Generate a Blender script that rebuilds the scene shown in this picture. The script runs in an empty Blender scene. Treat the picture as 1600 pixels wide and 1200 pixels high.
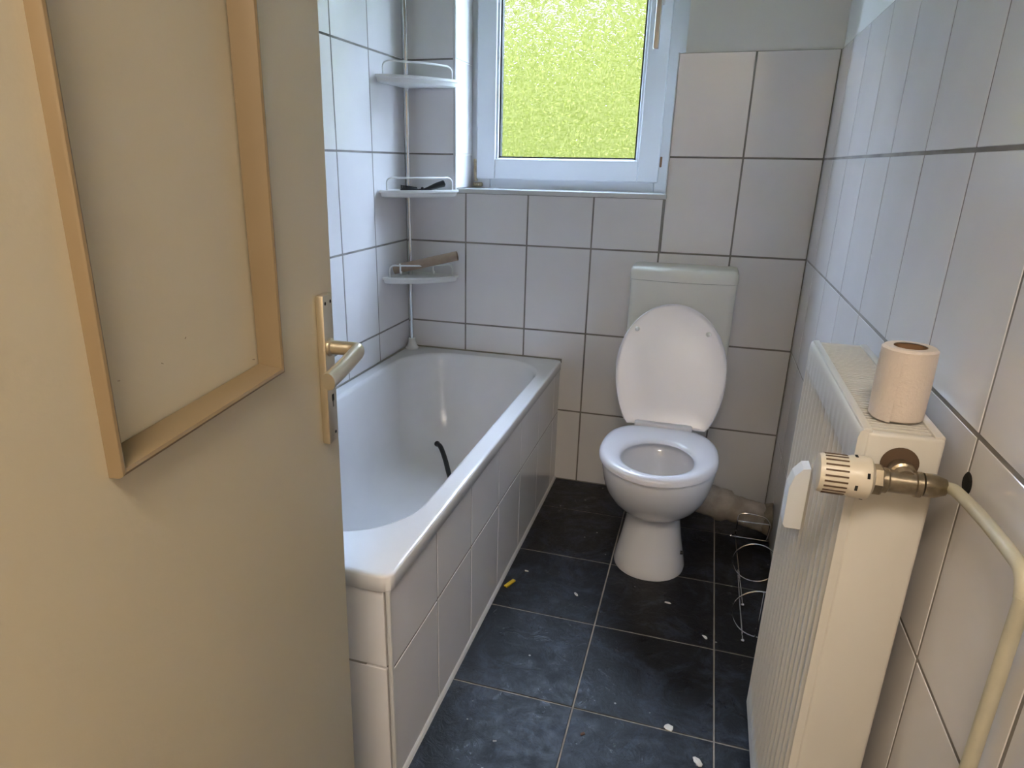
import bpy, bmesh, math, random
from mathutils import Vector, Matrix
random.seed(7)
PI = math.pi
scene = bpy.context.scene
COL = scene.collection

# ------------------------------------------------------------------ camera
cam_d = bpy.data.cameras.new('camera')
cam = bpy.data.objects.new('camera', cam_d); COL.objects.link(cam)
CAM = Vector((1.16404, -2.59025, 1.27036))
FW = Vector((-0.27623695, 0.90144646, -0.33329782))
RT = Vector((0.95433931, 0.29830419, 0.01584612))
UP = Vector((-0.11370857, 0.31370192, 0.94268842))
cam.matrix_world = Matrix(((RT.x, UP.x, -FW.x, CAM.x), (RT.y, UP.y, -FW.y, CAM.y),
                           (RT.z, UP.z, -FW.z, CAM.z), (0, 0, 0, 1)))
cam_d.sensor_width = 36.0
cam_d.lens = 1056.26 / 1600 * 36
cam_d.shift_x = (800 - 767.73) / 1600
cam_d.shift_y = (626.89 - 600) / 1600
cam_d.clip_start = 0.02
scene.camera = cam

# ------------------------------------------------------------------ light
world = bpy.data.worlds.new('sky'); scene.world = world
world.use_nodes = True
bg = world.node_tree.nodes['Background']
bg.inputs['Color'].default_value = (0.54, 0.66, 1.06, 1)
bg.inputs['Strength'].default_value = 7.0
sun_d = bpy.data.lights.new('sun', 'SUN'); sun_d.energy = 1.0; sun_d.angle = 0.02
sun_d.color = (1.0, 0.93, 0.80)
sun = bpy.data.objects.new('sun', sun_d); COL.objects.link(sun)
sun.rotation_euler = (math.radians(38), 0, math.radians(-20))   # over the roof, on to the garden
portal_d = bpy.data.lights.new('window_portal', 'AREA'); portal_d.shape = 'RECTANGLE'
portal_d.size = 0.60; portal_d.size_y = 0.90; portal_d.cycles.is_portal = True
portal = bpy.data.objects.new('window_portal', portal_d); COL.objects.link(portal)
portal.location = (0.60, 0.27, 1.73); portal.rotation_euler = (math.radians(-90), 0, 0)

HALL_FILL = 3.4
scene.view_settings.view_transform = 'Standard'
scene.view_settings.look = 'None'
scene.view_settings.exposure = 3.43
scene.view_settings.gamma = 1.0
scene.view_settings.use_curve_mapping = False

# ------------------------------------------------------------------ materials
def nt(name):
    m = bpy.data.materials.new(name); m.use_nodes = True
    t = m.node_tree
    return m, t, t.nodes['Principled BSDF']

def link(t, a, b): t.links.new(a, b)

def mat(name, col, rough=0.5, metal=0.0, var=0.0, scale=8.0, bump=0.0, bscale=60.0,
        col2=None, coat=0.0, rvar=0.0, detail=4.0, spec=None):
    m, t, b = nt(name)
    b.inputs['Base Color'].default_value = (*col, 1)
    b.inputs['Roughness'].default_value = rough
    b.inputs['Metallic'].default_value = metal
    b.inputs['Coat Weight'].default_value = coat
    b.inputs['Coat Roughness'].default_value = 0.05
    if spec is not None: b.inputs['Specular IOR Level'].default_value = spec
    tc = t.nodes.new('ShaderNodeTexCoord')
    if var or col2 or rvar:
        n = t.nodes.new('ShaderNodeTexNoise'); n.inputs['Scale'].default_value = scale
        n.inputs['Detail'].default_value = detail
        link(t, tc.outputs['Object'], n.inputs['Vector'])
        if col2 is None: col2 = tuple(c * (1 - var) for c in col)
        r = t.nodes.new('ShaderNodeValToRGB')
        r.color_ramp.elements[0].position = 0.35; r.color_ramp.elements[0].color = (*col2, 1)
        r.color_ramp.elements[1].position = 0.65; r.color_ramp.elements[1].color = (*col, 1)
        link(t, n.outputs['Fac'], r.inputs['Fac']); link(t, r.outputs['Color'], b.inputs['Base Color'])
        if rvar:
            mr = t.nodes.new('ShaderNodeMapRange')
            mr.inputs['To Min'].default_value = rough - rvar; mr.inputs['To Max'].default_value = rough + rvar
            link(t, n.outputs['Fac'], mr.inputs['Value']); link(t, mr.outputs['Result'], b.inputs['Roughness'])
    if bump:
        n2 = t.nodes.new('ShaderNodeTexNoise'); n2.inputs['Scale'].default_value = bscale
        n2.inputs['Detail'].default_value = 3
        link(t, tc.outputs['Object'], n2.inputs['Vector'])
        bp = t.nodes.new('ShaderNodeBump'); bp.inputs['Strength'].default_value = bump
        bp.inputs['Distance'].default_value = 0.002
        link(t, n2.outputs['Fac'], bp.inputs['Height']); link(t, bp.outputs['Normal'], b.inputs['Normal'])
    return m

M = {}
M['tile'] = mat('glazed_white_tile', (0.88, 0.86, 0.87), 0.13, var=0.05, scale=3.0, bump=0.05, bscale=5.0)
M['grout'] = mat('grey_wall_grout', (0.33, 0.305, 0.285), 0.9, var=0.35, scale=9.0)
M['plaster'] = mat('white_plaster', (0.86, 0.85, 0.82), 0.9, bump=0.15, bscale=90)
M['trim'] = mat('white_tile_trim', (0.68, 0.68, 0.68), 0.3)
M['fgrout'] = mat('pale_floor_grout', (0.34, 0.31, 0.27), 0.9, var=0.3, scale=14)
M['ceramic'] = mat('white_ceramic', (0.80, 0.79, 0.80), 0.08, coat=0.4)
M['enamel'] = mat('white_enamel', (0.84, 0.83, 0.84), 0.16, var=0.05, scale=5)
M['wplastic'] = mat('white_plastic', (0.88, 0.88, 0.86), 0.3)
M['seat'] = mat('white_seat_plastic', (0.82, 0.80, 0.84), 0.22)
M['cistern'] = mat('ivory_plastic', (0.88, 0.86, 0.78), 0.22)
M['chrome'] = mat('chrome', (0.80, 0.80, 0.80), 0.12, metal=1)
M['chrome_dull'] = mat('worn_chrome', (0.62, 0.60, 0.57), 0.28, metal=1)
M['black'] = mat('black_plastic', (0.012, 0.012, 0.012), 0.45)
M['hole'] = mat('dark_hole', (0.01, 0.009, 0.008), 0.9)
M['card'] = mat('cardboard', (0.42, 0.31, 0.23), 0.85, var=0.12, scale=30)
M['card_dark'] = mat('brown_cardboard', (0.30, 0.17, 0.09), 0.85, var=0.15, scale=40)
M['paper'] = mat('toilet_paper', (0.78, 0.68, 0.60), 0.9, bump=0.5, bscale=250)
M['door'] = mat('cream_door_paint', (0.62, 0.555, 0.415), 0.38, var=0.04, scale=2.5, bump=0.12, bscale=120)
M['mould'] = mat('yellowed_shaded_paint', (0.235, 0.170, 0.095), 0.4, var=0.06, scale=6)  # yellowed paint, darkened further to put shade on the moulding sides
M['brass'] = mat('anodised_pale_gold', (0.64, 0.57, 0.44), 0.36, metal=0.85)
M['nickel'] = mat('tarnished_nickel', (0.42, 0.35, 0.25), 0.3, metal=0.9, var=0.35, scale=60)
M['rad'] = mat('radiator_enamel', (0.72, 0.69, 0.63), 0.3)
M['thermo'] = mat('cream_plastic', (0.74, 0.67, 0.55), 0.35)
M['slot'] = mat('brown_slot', (0.12, 0.075, 0.045), 0.8)
M['pipe'] = mat('painted_pipe', (0.64, 0.60, 0.46), 0.45, var=0.12, scale=22, bump=0.3, bscale=70)
M['soil'] = mat('grey_bandaged_pipe', (0.52, 0.47, 0.43), 0.75, col2=(0.33, 0.285, 0.24), scale=14, bump=0.6, bscale=80)
M['mortar'] = mat('rough_mortar', (0.34, 0.29, 0.23), 0.95, var=0.4, scale=30, bump=0.8, bscale=70)
M['pvc'] = mat('white_window_pvc', (0.70, 0.73, 0.76), 0.3)
M['gasket'] = mat('black_gasket', (0.015, 0.017, 0.016), 0.6)
M['yellowed'] = mat('yellowed_hinge_plastic', (0.55, 0.46, 0.30), 0.5, var=0.4, scale=60)
M['yellow'] = mat('yellow_plastic', (0.65, 0.45, 0.02), 0.4)
M['flake'] = mat('white_paint_flake', (0.70, 0.68, 0.64), 0.8)
M['brown'] = mat('brown_bit', (0.10, 0.05, 0.03), 0.8)
M['hallwall'] = mat('cream_hall_wall', (0.78, 0.72, 0.62), 0.9)
M['hallfloor'] = mat('brown_hall_floor', (0.28, 0.18, 0.10), 0.5)
M['grass'] = mat('lawn', (0.10, 0.20, 0.03), 0.9, var=0.4, scale=3)
M['leaf'] = mat('hedge_leaf', (0.044, 0.041, 0.0105), 0.9, col2=(0.039, 0.038, 0.0092), scale=1.5, spec=0.0)
M['bark'] = mat('hedge_core', (0.031, 0.031, 0.0075), 0.9, spec=0.0)

def slate():
    m, t, b = nt('black_slate_tile')
    tc = t.nodes.new('ShaderNodeTexCoord')
    geo = t.nodes.new('ShaderNodeNewGeometry')
    def noise(sc, de, ro=0.6, dist=0.0):
        n = t.nodes.new('ShaderNodeTexNoise'); n.inputs['Scale'].default_value = sc
        n.inputs['Detail'].default_value = de; n.inputs['Roughness'].default_value = ro
        n.inputs['Distortion'].default_value = dist
        link(t, geo.outputs['Position'], n.inputs['Vector']); return n
    n1 = noise(6.5, 12, 0.78, 0.9)      # smeary limescale film, its blue tint standing in for reflected sky
    r1 = t.nodes.new('ShaderNodeValToRGB')
    e = r1.color_ramp.elements
    e[0].position = 0.49; e[0].color = (0, 0, 0, 1); e[1].position = 0.72; e[1].color = (1, 1, 1, 1)
    link(t, n1.outputs['Fac'], r1.inputs['Fac'])
    mix = t.nodes.new('ShaderNodeMix'); mix.data_type = 'RGBA'
    mix.inputs['A'].default_value = (0.004, 0.0042, 0.0055, 1)
    mix.inputs['B'].default_value = (0.046, 0.055, 0.085, 1)
    link(t, r1.outputs['Color'], mix.inputs['Factor'])
    # specks
    v = t.nodes.new('ShaderNodeTexVoronoi'); v.inputs['Scale'].default_value = 24
    link(t, geo.outputs['Position'], v.inputs['Vector'])
    lt = t.nodes.new('ShaderNodeMath'); lt.operation = 'LESS_THAN'; lt.inputs[1].default_value = 0.075
    link(t, v.outputs['Distance'], lt.inputs[0])
    sep = t.nodes.new('ShaderNodeSeparateColor'); link(t, v.outputs['Color'], sep.inputs['Color'])
    gt = t.nodes.new('ShaderNodeMath'); gt.operation = 'GREATER_THAN'; gt.inputs[1].default_value = 0.66
    link(t, sep.outputs['Red'], gt.inputs[0])
    mu = t.nodes.new('ShaderNodeMath'); mu.operation = 'MULTIPLY'
    link(t, lt.outputs[0], mu.inputs[0]); link(t, gt.outputs[0], mu.inputs[1])
    mix2 = t.nodes.new('ShaderNodeMix'); mix2.data_type = 'RGBA'
    mix2.inputs['B'].default_value = (0.30, 0.29, 0.27, 1)
    link(t, mix.outputs['Result'], mix2.inputs['A']); link(t, mu.outputs[0], mix2.inputs['Factor'])
    link(t, mix2.outputs['Result'], b.inputs['Base Color'])
    mr = t.nodes.new('ShaderNodeMapRange')
    b.inputs['Specular IOR Level'].default_value = 0.32
    mr.inputs['To Min'].default_value = -0.15; mr.inputs['To Max'].default_value = 0.90
    n3 = noise(11, 12, 0.8, 1.2)
    link(t, n3.outputs['Fac'], mr.inputs['Value']); link(t, mr.outputs['Result'], b.inputs['Roughness'])
    n4 = noise(22, 10, 0.72, 1.0)
    bp = t.nodes.new('ShaderNodeBump'); bp.inputs['Strength'].default_value = 0.55; bp.inputs['Distance'].default_value = 0.004
    link(t, n4.outputs['Fac'], bp.inputs['Height']); link(t, bp.outputs['Normal'], b.inputs['Normal'])
    return m
M['slate'] = slate()

def pane_mat():
    m = bpy.data.materials.new('embossed_glass'); m.use_nodes = True
    t = m.node_tree; t.nodes.clear()
    out = t.nodes.new('ShaderNodeOutputMaterial')
    tc = t.nodes.new('ShaderNodeTexCoord')
    def dashes(sc):
        mp = t.nodes.new('ShaderNodeMapping'); mp.inputs['Scale'].default_value = sc
        link(t, tc.outputs['Object'], mp.inputs['Vector'])
        n = t.nodes.new('ShaderNodeTexNoise'); n.inputs['Scale'].default_value = 1.0; n.inputs['Detail'].default_value = 2
        link(t, mp.outputs['Vector'], n.inputs['Vector']); return n
    va, vb = dashes((260, 1, 75)), dashes((75, 1, 260))          # short upright and level ridges, woven
    sel = t.nodes.new('ShaderNodeTexNoise'); sel.inputs['Scale'].default_value = 45
    link(t, tc.outputs['Object'], sel.inputs['Vector'])
    st = t.nodes.new('ShaderNodeMath'); st.operation = 'GREATER_THAN'; st.inputs[1].default_value = 0.5
    link(t, sel.outputs['Fac'], st.inputs[0])
    wv = t.nodes.new('ShaderNodeMix'); wv.data_type = 'FLOAT'
    link(t, st.outputs[0], wv.inputs['Factor']); link(t, va.outputs['Fac'], wv.inputs['A']); link(t, vb.outputs['Fac'], wv.inputs['B'])
    bp = t.nodes.new('ShaderNodeBump'); bp.inputs['Strength'].default_value = 0.8; bp.inputs['Distance'].default_value = 0.004
    link(t, wv.outputs['Result'], bp.inputs['Height'])
    cr = t.nodes.new('ShaderNodeValToRGB')
    cr.color_ramp.elements[0].position = 0.44; cr.color_ramp.elements[0].color = (0.64, 0.72, 0.46, 1)
    cr.color_ramp.elements[1].position = 0.53; cr.color_ramp.elements[1].color = (0.98, 1.0, 0.97, 1)
    link(t, wv.outputs['Result'], cr.inputs['Fac'])
    tr = t.nodes.new('ShaderNodeBsdfTransparent'); tr.inputs['Color'].default_value = (0.92, 0.95, 0.92, 1)
    rf = t.nodes.new('ShaderNodeBsdfRefraction'); rf.inputs['IOR'].default_value = 1.35
    rf.inputs['Roughness'].default_value = 0.05
    rf.inputs['Color'].default_value = (0.95, 0.98, 0.93, 1)
    link(t, bp.outputs['Normal'], rf.inputs['Normal'])
    link(t, cr.outputs['Color'], tr.inputs['Color']); link(t, cr.outputs['Color'], rf.inputs['Color'])
    gl = t.nodes.new('ShaderNodeBsdfGlossy'); gl.inputs['Roughness'].default_value = 0.15
    link(t, bp.outputs['Normal'], gl.inputs['Normal'])
    m1 = t.nodes.new('ShaderNodeMixShader'); m1.inputs[0].default_value = 0.6
    link(t, tr.outputs[0], m1.inputs[1]); link(t, rf.outputs[0], m1.inputs[2])
    m2 = t.nodes.new('ShaderNodeMixShader'); m2.inputs[0].default_value = 0.05
    link(t, m1.outputs[0], m2.inputs[1]); link(t, gl.outputs[0], m2.inputs[2])
    link(t, m2.outputs[0], out.inputs['Surface'])
    return m
M['pane'] = pane_mat()

def emis(name, col, s):
    m = bpy.data.materials.new(name); m.use_nodes = True
    t = m.node_tree; t.nodes.clear()
    o = t.nodes.new('ShaderNodeOutputMaterial'); e = t.nodes.new('ShaderNodeEmission')
    e.inputs['Color'].default_value = (*col, 1); e.inputs['Strength'].default_value = s
    link(t, e.outputs[0], o.inputs['Surface']); return m

# ------------------------------------------------------------------ mesh helpers
def box(bm, x0, x1, y0, y1, z0, z1, bev=0.0, seg=1):
    r = bmesh.ops.create_cube(bm, size=1.0)
    vs = r['verts']
    for v in vs:
        v.co = Vector(((x0 + x1) / 2 + v.co.x * (x1 - x0), (y0 + y1) / 2 + v.co.y * (y1 - y0), (z0 + z1) / 2 + v.co.z * (z1 - z0)))
    if bev:
        es = list({e for v in vs for e in v.link_edges})
        bmesh.ops.bevel(bm, geom=es, offset=bev, segments=seg, affect='EDGES', profile=0.5)
    return bm

def ring_faces(bm, a, b, closed=True):
    n = len(a)
    for i in range(n if closed else n - 1):
        j = (i + 1) % n
        try: bm.faces.new((a[i], a[j], b[j], b[i]))
        except ValueError: pass

def loft(bm, rings, cap0=False, cap1=False):
    vr = [[bm.verts.new(p) for p in r] for r in rings]
    for a, b in zip(vr[:-1], vr[1:]): ring_faces(bm, a, b)
    if cap0: bm.faces.new(list(reversed(vr[0])))
    if cap1: bm.faces.new(vr[-1])
    return vr

def smooth_path(pts, n=8):
    P = [Vector(p) for p in pts]
    if len(P) < 3: return P
    Q = [P[0] * 2 - P[1]] + P + [P[-1] * 2 - P[-2]]
    out = []
    for i in range(1, len(Q) - 2):
        p0, p1, p2, p3 = Q[i - 1], Q[i], Q[i + 1], Q[i + 2]
        for k in range(n):
            s = k / n
            out.append(0.5 * ((2 * p1) + (p2 - p0) * s + (2 * p0 - 5 * p1 + 4 * p2 - p3) * s * s + (3 * p1 - p0 - 3 * p2 + p3) * s ** 3))
    out.append(P[-1])
    return out

def tube(bm, pts, r, seg=12, caps=True, closed=False):
    P = [Vector(p) for p in pts]
    n = len(P)
    rr = r if isinstance(r, (list, tuple)) else [r] * n
    T = []
    for i in range(n):
        if closed: d = P[(i + 1) % n] - P[i - 1]
        else: d = P[min(i + 1, n - 1)] - P[max(i - 1, 0)]
        T.append(d.normalized())
    up = Vector((0, 0, 1)) if abs(T[0].z) < 0.9 else Vector((1, 0, 0))
    N = (up - T[0] * up.dot(T[0])).normalized()
    rings = []
    for i in range(n):
        N = (N - T[i] * N.dot(T[i])).normalized()
        B = T[i].cross(N)
        rings.append([P[i] + (N * math.cos(a) + B * math.sin(a)) * rr[i] for a in [2 * PI * k / seg for k in range(seg)]])
    vr = [[bm.verts.new(p) for p in q] for q in rings]
    for a, b in zip(vr[:-1], vr[1:]): ring_faces(bm, a, b)
    if closed: ring_faces(bm, vr[-1], vr[0])
    elif caps:
        bm.faces.new(list(reversed(vr[0]))); bm.faces.new(vr[-1])
    return bm

def lathe(bm, prof, seg=32, axis='z', o=(0, 0, 0), caps=True):
    # prof: list of (radius, height)
    rings = []
    o = Vector(o)
    for r, h in prof:
        ring = []
        for k in range(seg):
            a = 2 * PI * k / seg
            c, s = r * math.cos(a), r * math.sin(a)
            p = {'z': (c, s, h), 'x': (h, c, s), 'y': (s, h, c)}[axis]
            ring.append(o + Vector(p))
        rings.append(ring)
    return loft(bm, rings, caps, caps)

def ball(bm, o, r, u=12, v=8):
    res = bmesh.ops.create_uvsphere(bm, u_segments=u, v_segments=v, radius=r)
    for q in res['verts']: q.co += Vector(o)
    return bm

def mesh_of(name, bm, smooth=False, angle=35):
    bmesh.ops.recalc_face_normals(bm, faces=bm.faces)
    me = bpy.data.meshes.new(name)
    if smooth:
        for f in bm.faces: f.smooth = True
        for e in bm.edges:
            if len(e.link_faces) == 2 and e.calc_face_angle(0) > math.radians(angle): e.smooth = False
    bm.to_mesh(me); bm.free()
    return me

def obj(name, bm, m, parent=None, smooth=False, angle=35, loc=None):
    me = bm if isinstance(bm, bpy.types.Mesh) else mesh_of(name, bm, smooth, angle)
    if not me.materials: me.materials.append(M[m] if isinstance(m, str) else m)
    o = bpy.data.objects.new(name, me); COL.objects.link(o)
    if parent: o.parent = parent
    if loc: o.location = loc
    return o

def nb(): return bmesh.new()

def bx(*a, **k): return box(nb(), *a, **k)

def tag(o, label, cat, group=None):
    o['label'] = label; o['category'] = cat
    if group: o['group'] = group
    return o

def struct(o, label=None):
    o['kind'] = 'structure'
    if label: o['label'] = label
    return o

def thing(name, loc, label, cat, group=None):
    o = bpy.data.objects.new(name, None); COL.objects.link(o); o.location = loc
    o.empty_display_size = 0.05
    return tag(o, label, cat, group)

def under(root, o):
    o.parent = root
    o.location = Vector(o.location) - Vector(root.location)
    return o

# ------------------------------------------------------------------ room shell
W = 1.504; XB = 0.659; YF = -2.42; H = 2.45
ROWS = [0.0, 0.3104, 0.639, 0.968, 1.297, 1.626]
ROWS_HI = ROWS + [1.955, 2.284]
WX0, WX1, WZ0, WZ1, WD = 0.209, 1.028, 1.170, 2.16, 0.19
GAP = 0.0055; TH = 0.008

tile_cache = {}
def tile_mesh(sx, sy, sz, m):
    k = (round(sx, 3), round(sy, 3), round(sz, 3), m)
    if k not in tile_cache:
        bm = bx(-sx / 2, sx / 2, -sy / 2, sy / 2, -sz / 2, sz / 2, bev=0.0011)
        me = mesh_of('tile', bm); me.materials.append(M[m]); tile_cache[k] = me
    return tile_cache[k]

def tile(parent, x0, x1, y0, y1, z0, z1, m='tile'):
    o = bpy.data.objects.new('tile', tile_mesh(x1 - x0, y1 - y0, z1 - z0, m)); COL.objects.link(o)
    o.parent = parent
    j = lambda s: random.uniform(-s, s)
    o.location = Vector(((x0 + x1) / 2, (y0 + y1) / 2, (z0 + z1) / 2)) - Vector(parent.location)
    o.rotation_euler = (j(0.0011), j(0.0011), j(0.0011))
    return o

# back wall
bm = nb()
for a in [(-0.15, WX0, 0, H), (WX1, W + 0.15, 0, H), (WX0, WX1, -0.15, WZ0 - 0.006), (WX0, WX1, WZ1, H)]:
    box(bm, a[0], a[1], 0.004, 0.34, a[2], a[3])
wall_back = struct(obj('wall_back', bm, 'plaster'))
g = GAP / 2
bm = nb()
box(bm, 0, WX0 - 0.002, 0.0008, 0.006, 0.0, 2.284)
box(bm, WX0 - 0.003, 1.0225, 0.0008, 0.006, 0.0, WZ0 - 0.012)
box(bm, 1.010, W, 0.0008, 0.006, 0.0, 1.624)
obj('grout', bm, 'grout', wall_back)
CX = [0.0, 0.2525, 0.5025, 0.7525, 1.0025, 1.2525, W]
for i in range(6):
    for k in range(len(ROWS_HI) - 1):
        x0, x1 = CX[i] + g, CX[i + 1] - g
        z0, z1 = ROWS_HI[k] + g, ROWS_HI[k + 1] - g
        if i < 2 and z1 < 0.5: continue
        if i > 3 and z0 > 1.62: continue
        if i == 0 and z1 > WZ0: x1 = WX0 - 0.008
        if 1 <= i <= 3:
            if z0 > WZ0 - 0.03: continue
            z1 = min(z1, WZ0 - 0.016)
        if i == 4 and z1 > WZ0 + 0.02: x0 = 1.0095
        if i == 0: x0 = 0.0005
        if i == 0 and z0 < WZ0 < z1:      # one tile, notched round the window corner
            bm = nb(); box(bm, x0, x1, 0, TH, WZ0 - 0.018, z1, bev=0.0011); box(bm, x0, CX[1] - g, 0, TH, z0, WZ0 - 0.016, bev=0.0011)
            obj('tile', bm, 'tile', wall_back); continue
        tile(wall_back, x0, x1, 0.0, TH, z0, z1)
# reveal: tiled left side and sill, plastered right side and head
YR = [0.0015, WD - 0.002]
for k in range(3, 7):
    z0, z1 = max(ROWS_HI[k], WZ0) + g, min(ROWS_HI[k + 1], WZ1) - g
    tile(wall_back, WX0 - 0.004, WX0 + 0.003, 0.004, WD + 0.012, z0, z1)
for a, b in [(WX0 + 0.004, 0.46), (0.463, 0.72), (0.723, 1.026)]:
    tile(wall_back, a, b, 0.001, WD + 0.012, WZ0 - 0.006, WZ0 + 0.001)
bm = nb(); box(bm, WX0 - 0.008, WX0 + 0.002, -0.0015, 0.006, WZ0 - 0.002, WZ1, bev=0.0015)
obj('edge_trim', bm, 'trim', wall_back)
bm = nb(); box(bm, WX0 + 0.006, 1.012, -0.004, 0.008, WZ0 - 0.015, WZ0 + 0.003, bev=0.0025)
obj('sill_trim', bm, 'trim', wall_back)
bm = nb(); box(bm, 1.0035, 1.0095, -0.002, 0.024, WZ0 - 0.004, 1.626, bev=0.0015)
obj('edge_trim', bm, 'trim', wall_back)

# right wall
bm = bx(W + 0.004, W + 0.15, YF - 0.12, 0.004, -0.15, H)
wall_right = struct(obj('wall_right', bm, 'plaster'))
obj('grout', bx(W + 0.0008, W + 0.006, YF, 0.0, 0.0, 1.624), 'grout', wall_right)
RY = [0.0, -0.1933] + [-0.4433 - 0.25 * k for k in range(8)] 
RY = [y for y in RY if y > YF] + [YF]
for i in range(len(RY) - 1):
    for k in range(5):
        tile(wall_right, W, W + TH, RY[i + 1] + g, RY[i] - g, ROWS[k] + g, ROWS[k + 1] - g)
# hole left by an old pipe
bm = nb(); lathe(bm, [(0.0, 0.0), (0.008, 0.0), (0.012, -0.0012), (0.0145, 0.0005)], 20, 'x', (W - 0.0008, -1.700, 0.908), caps=False)
obj('pipe_hole', bm, 'hole', wall_right)

# left wall
bm = bx(-0.15, -0.004, YF - 0.12, 0.004, -0.15, H)
wall_left = struct(obj('wall_left', bm, 'plaster'))
obj('grout', bx(-0.006, -0.0008, YF, 0.0, 0.0, 2.284), 'grout', wall_left)
LY = [0.0] + [-0.2811 - 0.25 * k for k in range(9)]
LY = [y for y in LY if y > YF + 0.02] + [YF]
for i in range(len(LY) - 1):
    for k in range(len(ROWS_HI) - 1):
        if ROWS_HI[k + 1] < 0.5 and LY[i + 1] > -1.6: continue
        tile(wall_left, -TH, 0.0, LY[i + 1] + g, LY[i] - g, ROWS_HI[k] + g, ROWS_HI[k + 1] - g)

# floor
floor = struct(obj('floor', bx(-0.15, W + 0.15, YF, 0.34, -0.15, -0.0018), 'fgrout'))
FX = [0.0, 0.3103, 0.6451, 0.9799, 1.3147, W]
FY = [0.0, -0.2538, -0.5886, -0.9234, -1.2582, -1.593, -1.9278, -2.2626, YF]
for i in range(5):
    for k in range(8):
        if i < 2 and FY[k + 1] > -1.595: continue
        tile(floor, FX[i] + 0.002, FX[i + 1] - 0.002, FY[k + 1] + 0.002, FY[k] - 0.002, -0.009, 0.0, 'slate')

# ceiling
struct(obj('ceiling', bx(-0.15, W + 0.15, YF - 0.12, 0.34, H, H + 0.2), 'plaster'))

# front wall with the doorway
DX0, DX1, DZ1 = 0.745, 1.415, 2.04
bm = nb()
box(bm, -0.85, DX0, YF - 0.12, YF, -0.15, H); box(bm, DX1, 2.55, YF - 0.12, YF, -0.15, H)
box(bm, DX0, DX1, YF - 0.12, YF, DZ1, H)
wall_front = struct(obj('wall_front', bm, 'hallwall'))
bm = nb()
box(bm, DX0 - 0.05, DX0 + 0.018, YF - 0.135, YF + 0.012, 0, DZ1 + 0.05, bev=0.003)
obj('door_jamb', bm, 'door', wall_front)
bm = nb(); box(bm, DX1 - 0.018, DX1 + 0.05, YF - 0.135, YF + 0.012, 0, DZ1 + 0.05, bev=0.003)
obj('door_jamb', bm, 'door', wall_front)
bm = nb(); box(bm, DX0 + 0.018, DX1 - 0.018, YF - 0.135, YF + 0.012, DZ1 - 0.018, DZ1 + 0.05, bev=0.003)
obj('door_lintel', bm, 'door', wall_front)

# hallway behind the camera; its ceiling lamp is added for warm fill light
struct(obj('floor_hall', bx(-0.85, 2.55, -4.6, YF, -0.15, -0.002), 'hallfloor'))
struct(obj('ceiling_hall', bx(-0.85, 2.55, -4.6, YF - 0.12, H, H + 0.2), 'plaster'))
bm = nb()
box(bm, -0.85, -0.70, -4.6, YF - 0.12, -0.15, H); box(bm, 2.40, 2.55, -4.6, YF - 0.12, -0.15, H)
box(bm, -0.70, 2.40, -4.6, -3.75, -0.15, H)
struct(obj('wall_hall', bm, 'hallwall'))
lamp = thing('hall_fill_lamp', (1.20, -3.12, H), 'unseen round ceiling lamp added in the hallway for warm fill light', 'lamp')
bm = nb(); lathe(bm, [(0.10, 0), (0.10, -0.03)], 32)
obj('lamp_base', bm, 'wplastic', lamp, True)
bm = nb(); lathe(bm, [(0.06, -0.03), (0.27, -0.035), (0.30, -0.06), (0.28, -0.09), (0.18, -0.115), (0.01, -0.125)], 32)
obj('lamp_shade', bm, emis('fill_lamp_glow', (1.0, 0.86, 0.70), HALL_FILL), lamp, True)

# ------------------------------------------------------------------ window
win = struct(bpy.data.objects.new('window_1', None)); COL.objects.link(win)
def frame4(x0, x1, z0, z1, w, y0, y1, name, parent, m='pvc', bev=0.004):
    out = []
    for a in [(x0, x0 + w, z0, z1), (x1 - w, x1, z0, z1), (x0 + w, x1 - w, z0, z0 + w), (x0 + w, x1 - w, z1 - w, z1)]:
        bm = nb(); box(bm, a[0], a[1], y0, y1, a[2], a[3], bev=bev, seg=2)
        out.append(obj(name, bm, m, parent))
    return out
frame4(WX0 + 0.001, WX1 - 0.001, WZ0 - 0.002, WZ1, 0.080, WD, WD + 0.06, 'outer_frame', win)
SX0, SX1, SZ0, SZ1 = 0.237, 0.962, 1.206, 2.13
sash = frame4(SX0, SX1, SZ0, SZ1, 0.078, WD - 0.018, WD + 0.045, 'sash', win)
GX0, GX1, GZ0, GZ1 = 0.328, 0.870, 1.294, 2.04
frame4(GX0 - 0.018, GX1 + 0.018, GZ0 - 0.022, GZ1 + 0.022, 0.0155, WD - 0.008, WD + 0.022, 'glazing_bead', win, bev=0.005)
frame4(GX0 - 0.004, GX1 + 0.004, GZ0 - 0.008, GZ1 + 0.008, 0.0075, WD + 0.001, WD + 0.026, 'gasket', win, 'gasket', bev=0.0)
# a single sheet, so light is bent once
bm = nb(); bm.faces.new([bm.verts.new(p) for p in [(GX0, WD + 0.015, GZ0), (GX1, WD + 0.015, GZ0), (GX1, WD + 0.015, GZ1), (GX0, WD + 0.015, GZ1)]])
obj('pane', bm, 'pane', win)
# handle
bm = nb(); box(bm, 0.9035, 0.9325, WD - 0.028, WD - 0.016, 1.80, 1.88, bev=0.004, seg=2)
obj('handle_rose', bm, 'chrome_dull', win)
bm = nb(); box(bm, 0.9105, 0.9255, WD - 0.070, WD - 0.026, 1.835, 1.852, bev=0.003, seg=2)
box(bm, 0.9085, 0.9275, WD - 0.082, WD - 0.062, 1.655, 1.856, bev=0.003, seg=2)
obj('handle_lever', bm, 'chrome_dull', win)
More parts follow.
